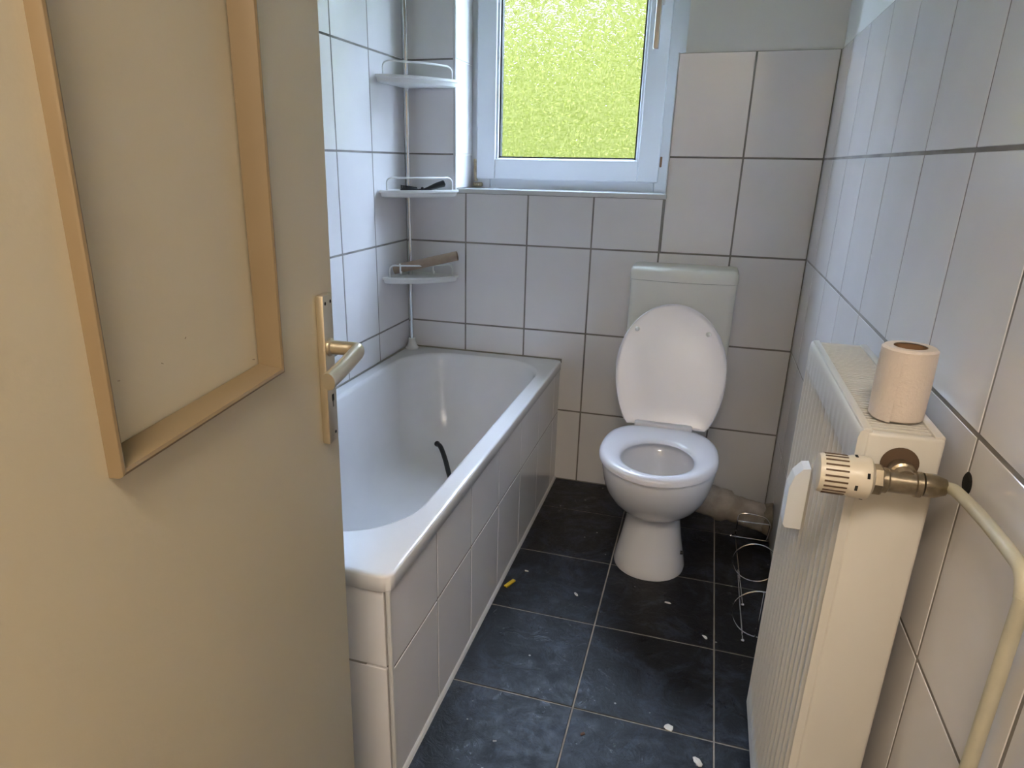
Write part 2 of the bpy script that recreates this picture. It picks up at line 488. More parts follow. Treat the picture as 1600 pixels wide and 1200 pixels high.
# yellowed hinge cover and its lower pin
bm = nb(); tube(bm, [(0.231, WD - 0.008, 1.196), (0.231, WD - 0.008, 1.282)], 0.008, 12)
obj('hinge_cover', bm, 'yellowed', win, True)
bm = nb(); box(bm, 0.222, 0.262, WD - 0.022, WD - 0.002, 1.176, 1.192, bev=0.004); ball(bm, (0.245, WD - 0.026, 1.183), 0.007)
obj('hinge_pin', bm, 'yellowed', win, True)
bm = nb(); box(bm, 0.963, 0.971, WD - 0.004, WD + 0.001, 1.262, 1.30, bev=0.002)
obj('lock_keep', bm, 'card_dark', win)

# garden outside
struct(obj('ground_outside', bx(-8, 9, 0.34, 12, -0.35, -0.25), 'grass'))
hb = nb(); box(hb, -4.5, 6.0, 3.1, 4.1, -0.25, 3.45)
hedge = thing('garden_hedge', (0.7, 3.5, -0.25), 'tall leafy green hedge seen blurred through the window glass', 'hedge')
under(hedge, obj('hedge_core', hb, 'bark'))
bm = nb()
for i in range(80000):
    c = Vector((random.uniform(-4.5, 6.0), random.uniform(2.95, 3.15), random.uniform(-0.2, 3.5)))
    if i % 5 == 0: c = Vector((random.uniform(-4.5, 6), random.uniform(3.0, 4.1), random.uniform(3.40, 3.57)))
    n = Vector((random.gauss(0, .3), -1 + random.gauss(0, .3), random.gauss(0.4, .3))).normalized()
    a = n.orthogonal().normalized(); a.rotate(Matrix.Rotation(random.uniform(0, 6.28), 3, n)); b = n.cross(a)
    s = random.uniform(0.008, 0.014)
    bm.faces.new([bm.verts.new(c + a * s * 1.3), bm.verts.new(c + b * s * .6), bm.verts.new(c - a * s * 1.3), bm.verts.new(c - b * s * .6)])
me = bpy.data.meshes.new('foliage'); bm.to_mesh(me); bm.free()
fo = obj('foliage', me, 'leaf'); fo['kind'] = 'stuff'; under(hedge, fo)

# ------------------------------------------------------------------ bath surround
AP = thing('bath_surround', (0.33, -0.8, 0), 'tiled surround panels enclosing the side and end of the bathtub', 'bath panel')
under(AP, obj('panel_core', bx(0.60, XB - 0.0012, -1.584, -0.002, 0.0, 0.488), 'grout'))
under(AP, obj('panel_core', bx(0.004, 0.60, -1.5908, -1.54, 0.0, 0.488), 'grout'))
PY = [0.0, -0.10, -0.35, -0.602, -0.852, -1.102, -1.345, -1.590]
for i in range(7):
    for z0, z1 in [(0.012, 0.2993), (0.3047, 0.489)]:
        y1 = PY[i] - g; y0 = PY[i + 1] + g
        if i == 6: y0 = -1.5845
        if i == 0: y1 = -0.002
        tile(AP, XB - 0.0095, XB - 0.0, y0, y1, z0, z1)
PXs = [0.004, 0.15, 0.40, 0.655]
for i in range(3):
    for z0, z1 in [(0.004, 0.2993), (0.3047, 0.489)]:
        tile(AP, PXs[i] + g, PXs[i + 1] - g - (0.006 if i == 2 else 0), -1.592, -1.583, z0, z1)
bm = nb(); box(bm, XB - 0.0085, XB + 0.0015, -1.594, -1.583, 0.0, 0.490, bev=0.003, seg=2)
under(AP, obj('corner_trim', bm, 'trim'))
bm = nb()
ring = lambda y: [Vector(p) for p in [(XB - 0.001, y, 0.0), (XB + 0.007, y, 0.0), (XB + 0.004, y, 0.008), (XB - 0.001, y, 0.014)]]
loft(bm, [ring(-0.001), ring(-1.592)], True, True)
under(AP, obj('sealant_bead', bm, 'trim'))

# ------------------------------------------------------------------ bathtub
def srect(cx, cy, a, b, n, z, N=128):
    out = []
    for k in range(N):
        t = 2 * PI * k / N
        th = math.atan2(b * math.sin(t), a * math.cos(t))
        r = (abs(math.cos(th) / a) ** n + abs(math.sin(th) / b) ** n) ** (-1.0 / n)
        out.append(Vector((cx + r * math.cos(th), cy + r * math.sin(th), z)))
    return out
ZR = 0.525
OX, OY, OA, OB = 0.3335, -0.8015, 0.3325, 0.8
tub = thing('bathtub', (0.33, -0.8, 0.1), 'white enamel bathtub with a wide flat rim', 'bathtub')
def RR(a, b, rad, z, N=128):   # rounded rectangle by corner arcs, same count everywhere
    out = []; q = N // 4
    for c, (sx, sy) in enumerate([(1, 1), (-1, 1), (-1, -1), (1, -1)]):
        for k in range(q):
            ang = PI / 2 * (c + k / (q - 1))
            out.append(Vector((OX + sx * (a - rad) + rad * math.cos(ang), OY + sy * (b - rad) + rad * math.sin(ang), z)))
    return out
IC = -0.775
def inner(a, b, rad, z, cy=IC, cx=0.332):
    out = RR(a, b, rad, z)
    return [Vector((p.x - OX + cx, p.y - OY + cy, p.z)) for p in out]
rings = [RR(OA - 0.004, OB - 0.004, 0.024, ZR - 0.038), RR(OA, OB, 0.026, ZR - 0.034), RR(OA, OB, 0.026, ZR - 0.005),
         RR(OA - 0.0013, OB - 0.0013, 0.026, ZR - 0.0014), RR(OA - 0.005, OB - 0.005, 0.025, ZR), RR(OA - 0.012, OB - 0.012, 0.024, ZR),
         inner(0.290, 0.716, 0.19, ZR),
         inner(0.286, 0.712, 0.19, ZR), inner(0.281, 0.707, 0.188, ZR - 0.003), inner(0.275, 0.701, 0.185, ZR - 0.012),
         inner(0.268, 0.690, 0.185, ZR - 0.05), inner(0.258, 0.672, 0.185, ZR - 0.13), inner(0.246, 0.648, 0.185, ZR - 0.21),
         inner(0.232, 0.618, 0.185, ZR - 0.28), inner(0.212, 0.582, 0.18, ZR - 0.335), inner(0.185, 0.540, 0.165, ZR - 0.368),
         inner(0.150, 0.490, 0.14, ZR - 0.384), inner(0.100, 0.40, 0.095, ZR - 0.390), inner(0.03, 0.20, 0.028, ZR - 0.392)]
bm = nb(); loft(bm, rings, False, True)
under(tub, obj('tub_body', bm, 'enamel', None, True, 50))
# silicone joint along the two walls
bm = nb(); box(bm, 0.0, 0.664, -0.006, 0.0, ZR - 0.012, ZR + 0.004); box(bm, 0.0, 0.006, -1.6, -0.006, ZR - 0.012, ZR + 0.004)
under(tub, obj('sealant_joint', bm, mat('dirty_sealant', (0.42, 0.39, 0.33), 0.7, var=0.4, scale=12)))

# black hose end lying in the tub
bm = nb(); P = smooth_path([(0.236, -0.290, 0.215), (0.262, -0.315, 0.213), (0.300, -0.365, 0.188), (0.345, -0.440, 0.163), (0.400, -0.530, 0.147), (0.430, -0.600, 0.147)], 6)
tube(bm, P, [0.0115, 0.0115] + [0.0095] * (len(P) - 2), 12)
tag(obj('rubber_hose', bm, 'black', None, True), 'short black rubber hose lying in the bathtub', 'hose')

# ------------------------------------------------------------------ telescopic corner shelf
PX, PYc = 0.031, -0.046
cs = thing('corner_shelf', (PX, PYc, ZR), 'white telescopic corner shelf with three trays on a chrome pole', 'shelf')
bm = nb(); tube(bm, [(PX, PYc, ZR + 0.03), (PX, PYc, 1.36)], 0.0086, 16)
under(cs, obj('pole', bm, 'chrome', None, True))
bm = nb(); tube(bm, [(PX, PYc, 1.36), (PX, PYc, H)], 0.0103, 16)
under(cs, obj('pole', bm, 'chrome', None, True))
bm = nb(); lathe(bm, [(0.028, 0), (0.0275, 0.006), (0.020, 0.014), (0.016, 0.028), (0.0145, 0.043), (0.0125, 0.045)], 24, 'z', (PX, PYc, ZR))
under(cs, obj('foot', bm, 'wplastic', None, True))
def tray_outline(s=1.0, la=0.250, lb=0.225):
    pts = [Vector((0.006, -0.006))]
    A = Vector((0.006, -la)); A2 = Vector((0.030, -la)); B2 = Vector((lb, -0.030)); B = Vector((lb, -0.006))
    pts += [A, A2]
    n = 14
    ctrl = Vector((0.155, -0.185))
    for k in range(1, n):
        t = k / n
        pts.append((1 - t) ** 2 * A2 + 2 * t * (1 - t) * ctrl + t * t * B2)
    pts += [B2, B]
    return pts
def shrink(pts, d):
    c = Vector((0.075, -0.085)); out = []
    for p in pts:
        v = p - c; out.append(c + v * max(0.05, (v.length - d) / v.length))
    return out
def tray(z, tilt=0.0, hooks=False):
    o0 = tray_outline()
    to3 = lambda pts, zz: [Vector((p.x, p.y, zz + tilt * (p.x + p.y))) for p in pts]
    bm = nb()
    loft(bm, [to3(shrink(o0, 0.022), z - 0.022), to3(shrink(o0, 0.010), z - 0.018), to3(shrink(o0, 0.006), z - 0.006), to3(o0, z - 0.004),
              to3(o0, z + 0.004), to3(shrink(o0, 0.006), z + 0.005), to3(shrink(o0, 0.010), z - 0.008)], True, True)
    t = under(cs, obj('shelf_tray', bm, 'wplastic', None, True))
    zt = lambda x, y, zz: (x, y, zz + tilt * (x + y))
    R = [zt(0.026, -0.226, z + 0.002), zt(0.026, -0.226, z + 0.034), zt(0.038, -0.219, z + 0.047)]
    for k in range(1, 10):
        s = k / 10
        p = (1 - s) ** 2 * Vector((0.038, -0.219)) + 2 * s * (1 - s) * Vector((0.15, -0.17)) + s * s * Vector((0.196, -0.040))
        R.append(zt(p.x, p.y, z + 0.048))
    R += [zt(0.196, -0.040, z + 0.047), zt(0.205, -0.027, z + 0.034), zt(0.205, -0.027, z + 0.002)]
    bm = nb(); tube(bm, smooth_path(R, 4), 0.0033, 10)
    r = obj('rail', bm, 'wplastic', t, True); r.location = Vector((0, 0, 0)) - Vector(cs.location) - Vector(t.location)
    if hooks:
        for s in (0.10, 0.66):
            p = (1 - s) ** 2 * Vector((0.038, -0.219)) + 2 * s * (1 - s) * Vector((0.15, -0.17)) + s * s * Vector((0.196, -0.040))
            q = Vector(zt(p.x, p.y, z + 0.048))
            dn = Vector((0.72, -0.69, 0))
            bm = nb(); tube(bm, smooth_path([q - dn * 0.005 + Vector((0, 0, -0.002)), q + Vector((0, 0, 0.0055)), q + dn * 0.0055, q + dn * 0.005 + Vector((0, 0, -0.022)), q + dn * 0.012 + Vector((0, 0, -0.027)), q + dn * 0.016 + Vector((0, 0, -0.020))], 4), 0.0030, 8)
            h = obj('hook', bm, 'wplastic', t, True); h.location = Vector((0, 0, 0)) - Vector(cs.location) - Vector(t.location)
    return t
Z1s, Z2s, Z3s = 0.840, 1.163, 1.548
tray(Z1s, -0.03, True); tray(Z2s); tray(Z3s)

# cardboard tube on the lowest tray
bm = nb()
def cyl_ring(p, r, N=28): return [p + (n1 * math.cos(2 * PI * k / N) + n2 * math.sin(2 * PI * k / N)) * r for k in range(N)]
a0, a1 = Vector((0.016, -0.166, 0.870)), Vector((0.260, -0.118, 0.930))
ax = (a1 - a0).normalized(); n1 = ax.orthogonal().normalized(); n2 = ax.cross(n1)
loft(bm, [cyl_ring(a0, 0.0165), cyl_ring(a0, 0.0178), cyl_ring(a1, 0.0178), cyl_ring(a1, 0.0165), cyl_ring(a0, 0.0165)])
tag(obj('cardboard_tube', bm, 'card', None, True), 'long empty cardboard tube resting across the lowest corner tray', 'cardboard tube')

# black hairbrush on the middle tray
hb_ = thing('hairbrush', (0.12, -0.12, Z2s - 0.008), 'black hairbrush lying on the middle corner tray', 'brush')
d0 = Vector((0.80, 0.60, 0))
b0 = Vector((0.052, -0.165, Z2s))
bm = nb(); P = [b0 + d0 * s for s in (0, 0.01, 0.03, 0.05, 0.068)]
tube(bm, [p + Vector((0, 0, 0.004)) for p in P], [0.005, 0.010, 0.012, 0.010, 0.005], 12)
under(hb_, obj('brush_head', bm, 'black', None, True))
bm = nb()
for k in range(10):
    for w_ in (-0.008, -0.003, 0.003, 0.008):
        p = b0 + d0 * (0.004 + 0.0062 * k) + Vector((-0.6, 0.8, 0)) * w_ + Vector((0, 0, 0.010))
        tube(bm, [p, p + Vector((0, 0, 0.012 - 0.0008 * k))], 0.0012, 5)
under(hb_, obj('bristles', bm, 'black'))
bm = nb(); tube(bm, [b0 + d0 * 0.068 + Vector((0, 0, 0.004)), b0 + d0 * 0.088 + Vector((0, 0, 0.005))], 0.0045, 10)
ball(bm, b0 + d0 * 0.084 + Vector((0, 0, 0.010)), 0.006)
under(hb_, obj('brush_neck', bm, 'black', None, True))
bm = nb(); tube(bm, [b0 + d0 * s + Vector((0, 0, z)) for s, z in ((0.088, 0.005), (0.11, 0.010), (0.14, 0.020), (0.168, 0.028), (0.172, 0.029))], [0.0045, 0.008, 0.0115, 0.0125, 0.008], 12)
under(hb_, obj('brush_handle', bm, 'black', None, True))

# ------------------------------------------------------------------ toilet
TX = 1.103
toi = thing('toilet', (TX, -0.53, 0), 'white ceramic floor standing toilet with its lid up', 'toilet')
def ell(cx, cy, a, bf, bb, z, N=64, n=2.0):
    out = []
    for k in range(N):
        t = 2 * PI * k / N; c, s = math.cos(t), math.sin(t)
        x = a * math.copysign(abs(c) ** (2 / n), c); y = (bb if s > 0 else bf) * math.copysign(abs(s) ** (2 / n), s)
        out.append(Vector((cx + x, cy + y, z)))
    return out
prof = [  # z, a, front, back, cy
    (0.000, 0.116, 0.128, 0.17, -0.520), (0.012, 0.117, 0.129, 0.17, -0.520), (0.05, 0.108, 0.118, 0.17, -0.522),
    (0.10, 0.098, 0.105, 0.17, -0.525), (0.15, 0.090, 0.096, 0.17, -0.528), (0.188, 0.086, 0.092, 0.17, -0.530),
    (0.202, 0.088, 0.096, 0.175, -0.530), (0.212, 0.098, 0.112, 0.18, -0.533), (0.235, 0.122, 0.140, 0.19, -0.54), (0.265, 0.143, 0.166, 0.20, -0.55),
    (0.30, 0.159, 0.186, 0.21, -0.56), (0.335, 0.167, 0.198, 0.22, -0.57), (0.37, 0.172, 0.205, 0.225, -0.578), (0.395, 0.175, 0.209, 0.228, -0.58),
    (0.407, 0.174, 0.208, 0.227, -0.58), (0.411, 0.168, 0.202, 0.22, -0.58)]
rings = [ell(TX - 0.003, cy, a, f, b, z, n=2.1) for z, a, f, b, cy in prof]
for z, a, f, b, cy in [(0.411, 0.135, 0.165, 0.16, -0.59), (0.400, 0.122, 0.150, 0.145, -0.60), (0.35, 0.115, 0.142, 0.135, -0.60),
                       (0.30, 0.100, 0.120, 0.12, -0.60), (0.262, 0.080, 0.090, 0.10, -0.59), (0.25, 0.066, 0.07, 0.085, -0.585), (0.235, 0.06, 0.062, 0.078, -0.585), (0.19, 0.045, 0.05, 0.055, -0.57)]:
    rings.append(ell(TX - 0.003, cy, a, f, b, z))
bm = nb(); loft(bm, rings, True, True)
under(toi, obj('toilet_bowl', bm, 'ceramic', None, True, 60))
# trap outlet behind
bm = nb(); tube(bm, smooth_path([(TX, -0.42, 0.20), (TX + 0.01, -0.33, 0.20), (TX + 0.06, -0.27, 0.165)], 5), [0.075] * 5 + [0.066] * 6, 20)
under(toi, obj('trap_outlet', bm, 'ceramic', None, True))
# fixing bolt at the side of the foot
bm = nb(); lathe(bm, [(0.0065, -0.004), (0.006, 0.004), (0.003, 0.006)], 12, 'x', (TX + 0.100, -0.565, 0.075))
under(toi, obj('fixing_bolt', bm, 'black', None, True))
# seat ring
SZ = 0.414
def seat_pts(N=72):
    out = []
    for k in range(N):
        t = 2 * PI * k / N; c, s = math.cos(t), math.sin(t)
        n = 2.0 if s < 0 else 2.7
        o = Vector((TX - 0.006 + 0.181 * math.copysign(abs(c) ** (2 / n), c), -0.588 + (0.222 if s < 0 else 0.232) * math.copysign(abs(s) ** (2 / n), s), 0))
        i = Vector((TX - 0.006 + 0.110 * c, -0.622 + 0.131 * s, 0))
        out.append((o, i))
    return out
sp = seat_pts()
prof = [(0.0, 0.000), (0.0, 0.008), (0.06, 0.016), (0.20, 0.0205), (0.40, 0.022), (0.62, 0.020), (0.85, 0.0145), (0.97, 0.008), (1.0, 0.002), (0.95, 0.0), (0.5, 0.0)]
rings = [[o.lerp(i, f) + Vector((0, 0, SZ + h)) for o, i in sp] for f, h in prof]
bm = nb(); vr = loft(bm, rings); ring_faces(bm, vr[-1], vr[0])
seat = under(toi, obj('toilet_seat', bm, 'seat', None, True, 60))
# hinge block
bm = nb(); box(bm, TX - 0.102, TX + 0.088, -0.392, -0.352, SZ + 0.006, SZ + 0.032, bev=0.007, seg=3)
under(toi, obj('seat_hinge', bm, 'seat', None, True))
# upright lid
LB = Vector((TX, -0.366, 0.427)); LT = Vector((TX - 0.012, -0.212, 0.821))
lv = (LT - LB); LL = lv.length; lv.normalize(); lu = Vector((1, 0, 0)); ln_ = lu.cross(lv).normalized()   # ln_ faces the room (-y)
if ln_.y > 0: ln_ = -ln_
def lid_pt(u, v): return LB + lu * u + lv * v * LL
def lid_ring(k_, off):
    pts = []
    N = 72
    for k in range(N):
        t = -PI / 2 + 2 * PI * k / N
        c, s = math.cos(t), math.sin(t)
        if s >= 0: u, v = 0.184 * k_ * c, 0.46 + 0.54 * k_ * s
        else: u, v = 0.184 * k_ * c, 0.46 + 0.66 * k_ * s
        v = max(v, 0.0 + (1 - k_) * 0.35)
        pts.append(lid_pt(u, v) + ln_ * off)
    return pts
bm = nb(); loft(bm, [lid_ring(0.93, -0.006), lid_ring(0.985, -0.005), lid_ring(1.0, 0.0), lid_ring(1.0, 0.008), lid_ring(0.985, 0.0105), lid_ring(0.965, 0.0095), lid_ring(0.93, 0.0085), lid_ring(0.5, 0.008)], True, True)
lid = under(toi, obj('toilet_lid', bm, 'seat', None, True, 50))
for u in (-0.118, 0.118):
    p = lid_pt(u - 0.004, 0.775 - 0.00 * u) + ln_ * 0.008
    bm = nb(); ball(bm, p, 0.0085, 14, 10)
    b = obj('bumper', bm, 'wplastic', lid, True); b.location = -Vector(lid.location) - Vector(toi.location)

# cistern
cis = thing('cistern', (TX, -0.08, 0.50), 'ivory plastic flush cistern mounted on the tiled wall behind the toilet', 'cistern')
def tank_ring(hw, yf, z, bulge=0.016, rad=0.03, N=10):
    pts = [Vector((TX - hw, -0.002, z))]
    for k in range(N + 1):
        s = k / N
        pts.append(Vector((TX - hw + rad * (1 - math.cos(s * PI / 2)), yf + rad - rad * math.sin(s * PI / 2) + 0 * s, z)))
    for k in range(1, 14):
        s = k / 14; x = -hw + rad + (2 * hw - 2 * rad) * s
        pts.append(Vector((TX + x, yf - bulge * math.sin(PI * s), z)))
    for k in range(N + 1):
        s = 1 - k / N
        pts.append(Vector((TX + hw - rad * (1 - math.cos(s * PI / 2)), yf + rad - rad * math.sin(s * PI / 2), z)))
    pts.append(Vector((TX + hw, -0.002, z)))
    return pts
bm = nb(); loft(bm, [tank_ring(0.170, -0.13, 0.500), tank_ring(0.178, -0.138, 0.51), tank_ring(0.181, -0.142, 0.70), tank_ring(0.181, -0.142, 0.886)], True, True)
under(cis, obj('tank', bm, 'cistern', None, True, 40))
bm = nb(); loft(bm, [tank_ring(0.183, -0.146, 0.888), tank_ring(0.184, -0.147, 0.905), tank_ring(0.183, -0.144, 0.920), tank_ring(0.178, -0.136, 0.929, rad=0.028), tank_ring(0.165, -0.115, 0.932, rad=0.025)], True, True)
under(cis, obj('tank_lid', bm, 'cistern', None, True, 40))
bm = nb(); tube(bm, smooth_path([(TX, -0.07, 0.505), (TX, -0.07, 0.38), (TX, -0.12, 0.345), (TX, -0.36, 0.345)], 6), 0.024, 16)
under(cis, obj('flush_pipe', bm, 'wplastic', None, True))

# soil pipe to the corner
wp = thing('soil_pipe', (1.36, -0.21, 0.0), 'thick grey bandaged waste pipe from the toilet to the wall corner', 'pipe')
P = smooth_path([(TX + 0.05, -0.275, 0.17), (TX + 0.105, -0.235, 0.140), (1.265, -0.212, 0.112), (1.36, -0.206, 0.086), (1.44, -0.208, 0.070), (1.5035, -0.212, 0.061)], 6)
bm = nb(); rr = [0.058 if i < len(P) * 0.55 else 0.050 for i in range(len(P))]
rr[int(len(P) * .55) - 1] = 0.062; rr[int(len(P) * .55)] = 0.060
tube(bm, P, rr, 24)
for v in bm.verts: v.co += Vector((random.uniform(-.0012, .0012),) * 3)
under(wp, obj('pipe_body', bm, 'soil', None, True, 60))
bm = nb(); lathe(bm, [(0.048, -0.030), (0.055, -0.020), (0.060, -0.006), (0.062, 0.0)], 20, 'x', (W - 0.001, -0.212, 0.0635), caps=False)
for v in bm.verts:
    k = random.uniform(-.004, .003); v.co += Vector((k, random.uniform(-.003, .003), 0))
under(wp, obj('mortar_collar', bm, 'mortar', None, True, 60))

# ------------------------------------------------------------------ wire rack on the floor
rk = thing('wire_rack', (1.45, -0.55, 0.0), 'chrome wire rack with rings lying on the dark floor behind the radiator', 'rack')
def circ(c, r, ax1, ax2, N=40): return [Vector(c) + (Vector(ax1) * math.cos(2 * PI * k / N) + Vector(ax2) * math.sin(2 * PI * k / N)) * r for k in range(N)]
R0 = 0.0022
def wire(name, pts, r=R0, closed=False, balls=()):
    bm = nb(); tube(bm, pts, r, 8, closed=closed)
    for b in balls: ball(bm, b, 0.0055)
    return under(rk, obj(name, bm, 'chrome', None, True))
wire('rod', [(1.386, -0.255, 0.0035), (1.391, -0.45, 0.0035), (1.397, -0.690, 0.0055)], balls=[(1.397, -0.692, 0.0057)])
wire('rod', [(1.388, -0.50, 0.0075), (1.389, -0.70, 0.0055), (1.391, -0.865, 0.0055)], balls=[(1.391, -0.867, 0.0057)])
wire('cross_bar', [(1.371, -0.272, 0.0062), (1.495, -0.268, 0.0055)], balls=[(1.371, -0.272, 0.0062)])
wire('ring', circ((1.432, -0.543, 0.0705), 0.068, (1, 0, 0), (0, 0, 1)), closed=True)
wire('ring', circ((1.430, -0.834, 0.0785), 0.076, (1, 0, 0), (0, 0, 1)), closed=True)
wire('rod', [(1.428, -0.836, 0.153), (1.426, -0.838, 0.0035)])
wire('loop', smooth_path([(1.386, -0.255, 0.0035), (1.384, -0.30, 0.07), (1.384, -0.30, 0.105), (1.40, -0.30, 0.117), (1.43, -0.30, 0.118), (1.470, -0.30, 0.112), (1.490, -0.30, 0.09), (1.493, -0.28, 0.05), (1.492, -0.268, 0.0055)], 5))
wire('cross_bar', [(1.384, -0.300, 0.085), (1.490, -0.300, 0.088)])

# ------------------------------------------------------------------ radiator
RX0, RX1, RYN, RYF, RZ0, RZ1 = 1.383, 1.482, -1.664, -1.165, 0.055, 0.950
rad = thing('radiator', (1.43, -1.415, RZ0), 'white ribbed panel radiator mounted on the right tiled wall', 'radiator')
# fluted front sheet: height field over (y, z)
bm = nb()
ys = []; pitch = 0.0333; y = RYN
ny = int(round((RYF - RYN) / pitch))
pitch = (RYF - RYN) / ny
zs = [RZ0, RZ0 + 0.05, RZ0 + 0.062, RZ0 + 0.075, 0.5, RZ1 - 0.080, RZ1 - 0.066, RZ1 - 0.055, RZ1 - 0.012, RZ1 - 0.003, RZ1]
amp = [0, 0, 0.6, 1, 1, 1, 0.6, 0, 0, 0, 0]
xo = [0, 0, 0, 0, 0, 0, 0, 0, 0, 0.002, 0.006]
grid = []
sub = 8
for j, z in enumerate(zs):
    row = []
    for k in range(ny * sub + 1):
        s = (k % sub) / sub
        yy = RYN + (k / sub) * pitch
        d = 0.0115 * amp[j] * (max(0.0, math.sin(PI * (s - 0.12) / 0.76)) ** 0.7 if 0.12 < s < 0.88 else 0.0)
        row.append(bm.verts.new((RX0 + xo[j] + d, yy, z)))
    grid.append(row)
for j in range(len(zs) - 1):
    for k in range(ny * sub): bm.faces.new((grid[j][k], grid[j][k + 1], grid[j + 1][k + 1], grid[j + 1][k]))
back = [[bm.verts.new((RX0 + 0.016, r[i].co.y, z)) for r, z in zip(grid, zs)] for i in (0, -1)]
for i, ii in ((0, 0), (1, -1)):
    for j in range(len(zs) - 1): bm.faces.new((grid[j][ii], grid[j + 1][ii], back[i][j + 1], back[i][j]))
under(rad, obj('front_panel', bm, 'rad', None, True, 45))
bm = nb(); box(bm, RX1 - 0.014, RX1, RYN + 0.002, RYF - 0.002, RZ0, RZ1 - 0.004, bev=0.003, seg=2)
under(rad, obj('back_panel', bm, 'rad'))
# end covers
for y0, y1 in ((RYN - 0.002, RYN + 0.012), (RYF - 0.012, RYF + 0.002)):
    bm = nb(); box(bm, RX0 + 0.010, RX1 + 0.001, y0, y1, RZ0 + 0.01, RZ1 - 0.002, bev=0.005, seg=3)
    under(rad, obj('end_cover', bm, 'rad', None, True))
# top grille: two long edges and cross slats
bm = nb(); box(bm, RX0 + 0.004, RX0 + 0.016, RYN + 0.001, RYF - 0.001, RZ1 - 0.012, RZ1 + 0.002, bev=0.003, seg=2)
under(rad, obj('grille_edge', bm, 'rad', None, True))
bm = nb(); box(bm, RX1 - 0.012, RX1 + 0.001, RYN + 0.001, RYF - 0.001, RZ1 - 0.012, RZ1 + 0.001, bev=0.003, seg=2)
under(rad, obj('grille_edge', bm, 'rad', None, True))
slat = mesh_of('slat', bx(-0.036, 0.036, -0.0023, 0.0023, -0.0025, 0.0025, bev=0.0008)); slat.materials.append(M['rad'])
for k in range(45):
    o = bpy.data.objects.new('slat', slat); COL.objects.link(o); o.parent = rad
    o.location = Vector(((RX0 + RX1) / 2 + 0.001, RYN + 0.0155 + k * 0.0105, RZ1 - 0.003)) - Vector(rad.location)
under(rad, obj('heating_fins', bx(RX0 + 0.03, RX1 - 0.026, RYN + 0.02, RYF - 0.02, RZ0 + 0.02, RZ1 - 0.05), 'slot'))
# wall brackets
for y in (-1.56, -1.27):
    under(rad, obj('bracket', bx(RX1 - 0.002, W - 0.0002, y - 0.015, y + 0.015, 0.70, 0.83, bev=0.002), 'rad'))
# heat meter on the front
bm = nb()
pr = [(0.000, 0.0), (-0.026, 0.0), (-0.030, 0.006), (-0.030, 0.078), (-0.024, 0.100), (-0.012, 0.116), (-0.002, 0.118), (0.0, 0.118)]
loft(bm, [[Vector((RX0 + a, y, 0.660 + h)) for a, h in pr] for y in (-1.408, -1.370)], True, True)
bmesh.ops.bevel(bm, geom=[e for e in bm.edges if e.calc_face_angle(0) > 0.6], offset=0.002, segments=2, affect='EDGES')
hm = under(rad, obj('heat_meter', bm, 'wplastic'))
hm['label'] = 'small white heat meter with a sloped top'
# valve connection, thermostat
vy, vz = -1.700, 0.898
bm = nb(); lathe(bm, [(0.0205, 0), (0.0225, -0.0015), (0.0225, -0.003), (0.018, -0.0035)], 28, 'y', (1.436, RYN - 0.002, vz + 0.012))
under(rad, obj('socket', bm, 'slot', None, True))
bm = nb(); lathe(bm, [(0.0135, 0.0), (0.0135, -0.012), (0.016, -0.013), (0.016, -0.022), (0.013, -0.024), (0.012, -0.036)], 24, 'y', (1.436, RYN - 0.004, vz + 0.006))
under(rad, obj('union', bm, 'nickel', None, True))
bm = nb()
lathe(bm, [(0.0135, 1.404), (0.0165, 1.406), (0.0165, 1.416), (0.0145, 1.418), (0.0145, 1.447), (0.0165, 1.4485), (0.0165, 1.4545), (0.0145, 1.456)], 24, 'x', (0, vy, vz))
under(rad, obj('valve_body', bm, 'nickel', None, True))
bm = nb(); lathe(bm, [(0.0185, 1.397), (0.0195, 1.399), (0.0195, 1.409), (0.0185, 1.411)], 6, 'x', (0, vy, vz))
under(rad, obj('hex_nut', bm, 'nickel'))
bm = nb(); lathe(bm, [(0.0125, 1.456), (0.0150, 1.457), (0.0150, 1.470), (0.0125, 1.476), (0.0105, 1.482)], 24, 'x', (0, vy, vz + 0.001))
under(rad, obj('compression_nut', bm, 'nickel', None, True))
bm = nb(); lathe(bm, [(0.0195, 1.3345), (0.0245, 1.336), (0.0255, 1.340), (0.0258, 1.371), (0.0272, 1.374), (0.0278, 1.390), (0.0268, 1.395), (0.0225, 1.398), (0.0195, 1.400)], 40, 'x', (0, vy, vz))
th = under(rad, obj('thermostat_head', bm, 'thermo', None, True))
slotm = mesh_of('vent_slot', bx(-0.0135, 0.0135, -0.0006, 0.0006, -0.0011, 0.0011)); slotm.materials.append(M['slot'])
for k in range(22):
    a = 2 * PI * k / 22
    o = bpy.data.objects.new('vent_slot', slotm); COL.objects.link(o); o.parent = th
    o.location = Vector((1.355, vy + 0.0257 * math.cos(a), vz + 0.0257 * math.sin(a))) - Vector(rad.location) - Vector(th.location)
    o.rotation_euler = (a, 0, 0)
for k in range(6):
    a = -PI * 0.95 + k * PI * 0.36
    o = obj('setting_mark', bx(-0.0016, 0.0016, -0.0005, 0.0005, -0.0035, 0.0035), 'hole', th)
    o.location = Vector((1.390 if k % 2 else 1.378, vy + 0.0277 * math.cos(a), vz + 0.0277 * math.sin(a))) - Vector(rad.location) - Vector(th.location)
    o.rotation_euler = (a, 0, 0)
